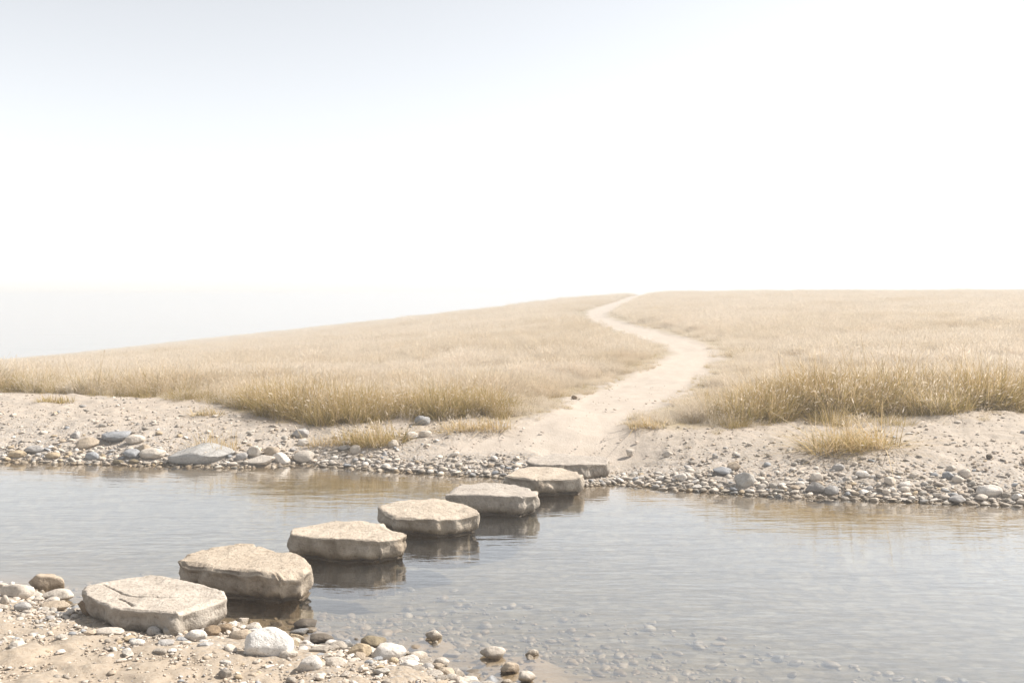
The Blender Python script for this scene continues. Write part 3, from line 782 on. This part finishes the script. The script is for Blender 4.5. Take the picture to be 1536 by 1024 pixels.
# ------------------------------------------------------------------ grass
def blades(n, rad, hmean, hvar, lean, width, seed, heads=.5, olive=.3, segs=4, wind=(-.10, -.03), headlen=.05, dry=0):
    """verts, tris, colours of a tuft of dry grass"""
    r_ = np.random.default_rng(seed)
    a = r_.uniform(0, 6.28, n); rr_ = rad * np.sqrt(r_.random(n))
    bx, by = rr_ * np.cos(a), rr_ * np.sin(a)
    h = hmean * np.clip(r_.normal(1, hvar, n), .35, 1.7)
    la = a + r_.normal(0, .9, n); lm = lean * np.abs(r_.normal(.6, .5, n)) + .05
    dx, dy = np.cos(la) * lm + wind[0], np.sin(la) * lm + wind[1]
    droop = r_.uniform(.0, .5, n) * lm
    fa = r_.uniform(0, 6.28, n); wx, wy = np.cos(fa), np.sin(fa)
    V, T, Cc = [], [], []
    straw = np.array([[.58, .48, .33], [.53, .43, .27], [.64, .56, .43], [.46, .36, .205], [.55, .435, .26]])
    if dry: straw = straw * .22 + np.array([.70, .635, .55]) * .78
    else: straw = straw * np.array([1.03, .985, .88])
    ol = np.array([[.31, .235, .07], [.37, .28, .09], [.25, .205, .06]])
    colr = straw[r_.integers(5, size=n)]
    om = r_.random(n) < olive
    colr[om] = ol[r_.integers(3, size=om.sum())]
    h[om] *= .72
    t = np.linspace(0, 1, segs + 1)
    vb = 0
    for i in range(n):
        w = width * r_.uniform(.7, 1.3)
        cxp = bx[i] + h[i] * (dx[i] * t + dx[i] * droop[i] * 2 * t * t); cyp = by[i] + h[i] * (dy[i] * t + dy[i] * droop[i] * 2 * t * t)
        czp = h[i] * (t - droop[i] * .9 * t * t * t) / math.sqrt(1 + lm[i] ** 2)
        ww = w * np.clip(1.0 - .75 * t, .1, 1) * .5
        L = np.stack([cxp - wx[i] * ww, cyp - wy[i] * ww, czp], 1); R = np.stack([cxp + wx[i] * ww, cyp + wy[i] * ww, czp], 1)
        V.append(L); V.append(R); m = segs + 1
        for s in range(segs):
            T.append((vb + s, vb + s + 1, vb + m + s + 1)); T.append((vb + s, vb + m + s + 1, vb + m + s))
        cc = np.tile(colr[i] * r_.uniform(.85, 1.12), (2 * m, 1)); Cc.append(cc); vb += 2 * m
        if not om[i] and r_.random() < heads:
            tip = np.array([cxp[-1], cyp[-1], czp[-1]]); d = tip - np.array([cxp[-2], cyp[-2], czp[-2]]); d /= np.linalg.norm(d)
            hl = headlen * r_.uniform(.6, 1.4); hw = hl * .13
            for q_ in range(2):
                s_ = np.array([wx[i], wy[i], 0]) if q_ == 0 else np.cross(d, [wx[i], wy[i], 0])
                a0 = tip - d * hl * .3; m0 = tip + d * hl * .25; b0 = tip + d * hl
                V.append(np.array([a0, m0 - s_ * hw, b0, m0 + s_ * hw])); T.append((vb, vb + 1, vb + 2)); T.append((vb, vb + 2, vb + 3))
                Cc.append(np.tile(np.array([.76, .69, .59]) * r_.uniform(.9, 1.1), (4, 1))); vb += 4
    return np.concatenate(V), np.array(T), np.concatenate(Cc)

def tuft_mesh(name, parts):
    Vs, Ts, Cs, b = [], [], [], 0
    for (V, T, Cc) in parts:
        Vs.append(V); Ts.append(T + b); Cs.append(Cc); b += len(V)
    return mesh_np(name, np.concatenate(Vs), tris=np.concatenate(Ts), mats=[M_grass], attrs={'Col': np.concatenate(Cs)}, smooth=False)

src = bpy.data.collections.new('grass_clumps')          # sources of the grass mass, not in the scene themselves
def source(idx, me):
    o = bpy.data.objects.new(f'clump_{idx:02d}', me); src.objects.link(o)
# 0-4: near field tufts, 5-7: green-gold edge clumps, 8-11: far patches
for k in range(5): source(k, tuft_mesh('clump', [blades(120, .15, .19, .32, .45, .0034, 20 + k, heads=.7, olive=.10, dry=1, headlen=.032)]))
for k in range(3): source(5 + k, tuft_mesh('clump', [blades(115, .17, .265, .36, .65, .0044, 40 + k, heads=.14, olive=.66, headlen=.03)]))
for k in range(4): source(8 + k, tuft_mesh('clump', [blades(320, .55, .19, .3, .45, .007, 60 + k, heads=.6, olive=.08, segs=3, headlen=.035, dry=1)]))

pts = []
def field(n, ylo, yhi, ulo, uhi, kinds, smin, smax, inset, edge_only=None, front=False):
    x, y = rand_on(n, ylo, yhi, ulo, uhi)
    g = grass_depth(x, y)
    g = g + (.42 * fbm2(x * 1.25, y * 1.25, 3, 4.) if ylo < 25 else 0)
    ok = g > inset + .22 * rng.random(n) ** 2
    fr = y - Gy(x / y); pxx = CX + F * x / y
    lush = sst(330, 400, pxx) * (1 - sst(740, 800, pxx)) + sst(1060, 1140, pxx) + .35 * (1 - sst(250, 360, pxx))       # the two stretches where the bank edge is tall and green gold
    lush = lush * np.clip(.75 + 1.1 * fbm2(x * 1.1, y * 1.1, 2, 12.), 0, 1)
    if edge_only: ok &= (g < edge_only)
    if front: ok &= (rng.random(n) < lush * (1 - sst(.3, 1.3, fr))) & (fr < 1.4)
    elif ylo < 12 and inset > 0: ok &= rng.random(n) < 1 - .85 * lush * (1 - sst(.25, .9, fr))
    if inset < 0: ok &= ~(in_poly(x, y, PATH) & (dist_poly(x, y, PATH) > .16))
    x, y, g = x[ok], y[ok], g[ok]
    z = zbase(x, y)
    hn = .82 + .5 * fbm2(x * .35, y * .6, 3, 8.)
    s = rng.uniform(smin, smax, len(x)) * np.clip(hn, .5, 1.3)
    if ylo < 25: s = s * np.clip(.95 + .75 * fbm2(x * 1.9, y * 1.9, 2, 15.), .5, 1.35)
    dpth = dist_poly(x, y, PATH)
    s = s * (.45 + .55 * sst(.0, .9, dpth))
    v = rng.choice(kinds, len(x))
    for a in zip(x, y, z - .01, s, v): pts.append(a)
field(29899, 9.5, 17, -.72, .72, [0, 1, 2, 3, 4], .6, 1.0, .10)
field(48299, 9.0, 16, -.72, .72, [5, 6, 7], .75, 1.3, .0, None, True)
field(2875, 9.5, 18, -.72, .72, [5, 6, 7], .5, .9, .02, .5)
field(23000, 17, 30, -.72, .72, [0, 1, 2, 3, 4], .65, 1.05, .08)
field(13799, 28, 60, -.72, .72, [8, 9, 10, 11], .75, 1.15, .25)
field(10350, 58, 120, -.72, .72, [8, 9, 10, 11], .9, 1.3, .35)
field(9000, 115, 225, -.66, .05, [8, 9, 10, 11], 1.0, 1.5, .35)
field(10350, 9.0, 16, -.72, .72, [0, 1, 5, 6], .22, .6, -.20, .15)
field(482, 9.0, 15, -.72, .72, [5, 6, 0], .2, .45, -.7, -.2)
pts = np.array(pts)
PM = bpy.data.meshes.new('grass'); PM.vertices.add(len(pts)); PM.vertices.foreach_set('co', np.ascontiguousarray(pts[:, :3], np.float32).ravel())
a1 = PM.attributes.new('sc', 'FLOAT', 'POINT'); a1.data.foreach_set('value', pts[:, 3].astype(np.float32))
a2 = PM.attributes.new('vi', 'INT', 'POINT'); a2.data.foreach_set('value', pts[:, 4].astype(np.int32))
a3 = PM.attributes.new('rz', 'FLOAT', 'POINT'); a3.data.foreach_set('value', rng.uniform(0, 6.28, len(pts)).astype(np.float32))
GO = add('grass', PM, 'dry golden meadow grass covering the hill on both sides of the path', 'grass', 'stuff')
ng = bpy.data.node_groups.new('grass_spread', 'GeometryNodeTree')
ng.interface.new_socket('Geometry', in_out='INPUT', socket_type='NodeSocketGeometry')
ng.interface.new_socket('Geometry', in_out='OUTPUT', socket_type='NodeSocketGeometry')
N_ = ng.nodes; L_ = ng.links
gi = N_.new('NodeGroupInput'); go = N_.new('NodeGroupOutput')
ci = N_.new('GeometryNodeCollectionInfo'); ci.inputs['Collection'].default_value = src; ci.inputs['Separate Children'].default_value = True; ci.inputs['Reset Children'].default_value = True
iop = N_.new('GeometryNodeInstanceOnPoints'); iop.inputs['Pick Instance'].default_value = True
def named(nm, ty):
    nd = N_.new('GeometryNodeInputNamedAttribute'); nd.data_type = ty; nd.inputs['Name'].default_value = nm
    return nd.outputs['Attribute']
cmb = N_.new('ShaderNodeCombineXYZ'); L_.new(named('rz', 'FLOAT'), cmb.inputs[2])
e2r = N_.new('FunctionNodeEulerToRotation'); L_.new(cmb.outputs[0], e2r.inputs[0])
L_.new(gi.outputs[0], iop.inputs['Points']); L_.new(ci.outputs[0], iop.inputs['Instance']); L_.new(named('vi', 'INT'), iop.inputs['Instance Index'])
L_.new(e2r.outputs[0], iop.inputs['Rotation']); L_.new(named('sc', 'FLOAT'), iop.inputs['Scale']); L_.new(iop.outputs[0], go.inputs[0])
md = GO.modifiers.new('spread', 'NODES'); md.node_group = ng
PM.materials.append(M_grass)

# tufts standing alone on the banks
def tuft(l, r, tp, bs, n, label, seed, olive=.3, lean=.6, heads=.3, sub=5):
    cx = (l + r) / 2
    x, y, z = pix2ground(cx, bs - 3)
    w = (r - l) / F * y; h = (bs - tp) / F * y
    y += w * .16; x = (cx - CX) / F * y
    r_ = np.random.default_rng(seed)
    parts = []
    for k in range(sub):
        V, T, Cc = blades(n // sub, w * .17, h * r_.uniform(.55, 1.05), .35, lean * r_.uniform(.8, 1.3), .0062, seed * 10 + k, heads=heads, olive=olive, segs=5, headlen=.04)
        ox = (k / (sub - 1) - .5) * w * .62 if sub > 1 else 0; oy = r_.uniform(-.5, .5) * w * .22
        V = V + np.array([ox, oy, zf(x + ox, y + oy) - zf(x, y)])
        parts.append((V, T, Cc))
    add('grass_tuft', tuft_mesh('grass_tuft', parts), label, 'grass tuft', group='tufts on the sandy banks', loc=(x, y, zf(x, y) - .01))
tuft(1200, 1356, 632, 683, 1000, 'large golden grass tuft alone on the sand of the right bank', 1, olive=.36, lean=1.35, heads=.12, sub=9)
tuft(500, 614, 638, 675, 950, 'small golden grass tuft among cobbles left of the path foot', 2, olive=.55, lean=.9, heads=.1, sub=6)
tuft(48, 112, 592, 608, 300, 'low green grass tuft on the sand at far left', 3, olive=.7, lean=.7, heads=.0, sub=5)
tuft(292, 356, 662, 688, 300, 'dry straw tuft growing behind the long grey boulder', 4, olive=.1, lean=.7, heads=.1, sub=5)
tuft(286, 336, 612, 627, 200, 'thin low grass tuft left of the tall edge grass', 5, olive=.35, lean=.9, heads=.05, sub=4)
tuft(650, 775, 634, 654, 700, 'flattened dry tuft creeping along the left path edge', 6, olive=.2, lean=1.2, heads=.1, sub=7)
tuft(455, 506, 654, 676, 160, 'thin straw tuft beside the lone faceted rock', 7, olive=.15, lean=.8, heads=.05, sub=4)
tuft(942, 1000, 627, 646, 240, 'low golden tuft at the right corner of the path', 8, olive=.25, lean=.9, heads=.15, sub=4)

# ------------------------------------------------------------------ haze
def box(name, lo, hi):
    (x0, y0, z0), (x1, y1, z1) = lo, hi
    V = np.array([[x, y, z] for z in (z0, z1) for y in (y0, y1) for x in (x0, x1)], float)
    Q = np.array([[0, 2, 3, 1], [4, 5, 7, 6], [0, 1, 5, 4], [2, 6, 7, 3], [0, 4, 6, 2], [1, 3, 7, 5]])
    return mesh_np(name, V, quads=Q, smooth=False)
HZ = NT('haze')
vol = HZ.n('ShaderNodeVolumePrincipled', {'Color': (.683, .705, .735, 1), "Density": .0056, "Anisotropy": .1})
oo = HZ.n('ShaderNodeOutputMaterial'); HZ.t.links.new(vol.outputs[0], oo.inputs['Volume'])
hz = box('haze', (-2000, -450, -16.0), (2000, 1960, 3.1)); hz.materials.append(HZ.m)
add('haze', hz, 'pale haze hanging over sea and hill', 'haze', 'stuff')

# ------------------------------------------------------------------ light
SUN_EL, SUN_AZ = math.radians(44), math.radians(77)       # azimuth clockwise from straight ahead
w = bpy.data.worlds.new('World'); S.world = w; w.use_nodes = True
nt = w.node_tree; nt.nodes.clear()
sky = nt.nodes.new('ShaderNodeTexSky'); sky.sky_type = 'NISHITA'; sky.sun_disc = False
sky.sun_elevation = SUN_EL; sky.sun_rotation = SUN_AZ; sky.altitude = 0; sky.air_density = 1.0; sky.dust_density = .4; sky.ozone_density = 1.0
hs = nt.nodes.new('ShaderNodeHueSaturation'); hs.inputs['Saturation'].default_value = .17
bg = nt.nodes.new('ShaderNodeBackground'); bg.inputs['Strength'].default_value = .099
wo = nt.nodes.new('ShaderNodeOutputWorld')
nt.links.new(sky.outputs[0], hs.inputs['Color']); nt.links.new(hs.outputs[0], bg.inputs[0]); nt.links.new(bg.outputs[0], wo.inputs[0])
sl = bpy.data.lights.new('sun', 'SUN'); sl.energy = 4.75; sl.angle = math.radians(.8); sl.color = (1, .94, .86)
so = bpy.data.objects.new('sun', sl); C.objects.link(so)
sd = Vector((math.sin(SUN_AZ) * math.cos(SUN_EL), math.cos(SUN_AZ) * math.cos(SUN_EL), math.sin(SUN_EL)))
so.rotation_euler = sd.to_track_quat('Z', 'Y').to_euler(); so.location = (30, 10, 30)

# ------------------------------------------------------------------ camera
cam = bpy.data.cameras.new('camera'); co = bpy.data.objects.new('camera', cam); C.objects.link(co)
cam.sensor_width = 36; cam.lens = F / 1536 * 36; co.location = (0, 0, CAMZ); co.rotation_euler = (math.pi / 2, 0, 0)
cam.shift_y = -(512 - HY) / 1536
cam.clip_start = .1; cam.clip_end = 20000
S.camera = co
S.render.engine = 'CYCLES'
S.cycles.use_denoising = True
S.cycles.max_bounces = 8; S.cycles.transparent_max_bounces = 12; S.cycles.volume_bounces = 1
S.view_settings.view_transform = 'Standard'; S.view_settings.look = 'None'; S.view_settings.gamma = 1
S.view_settings.exposure = .95
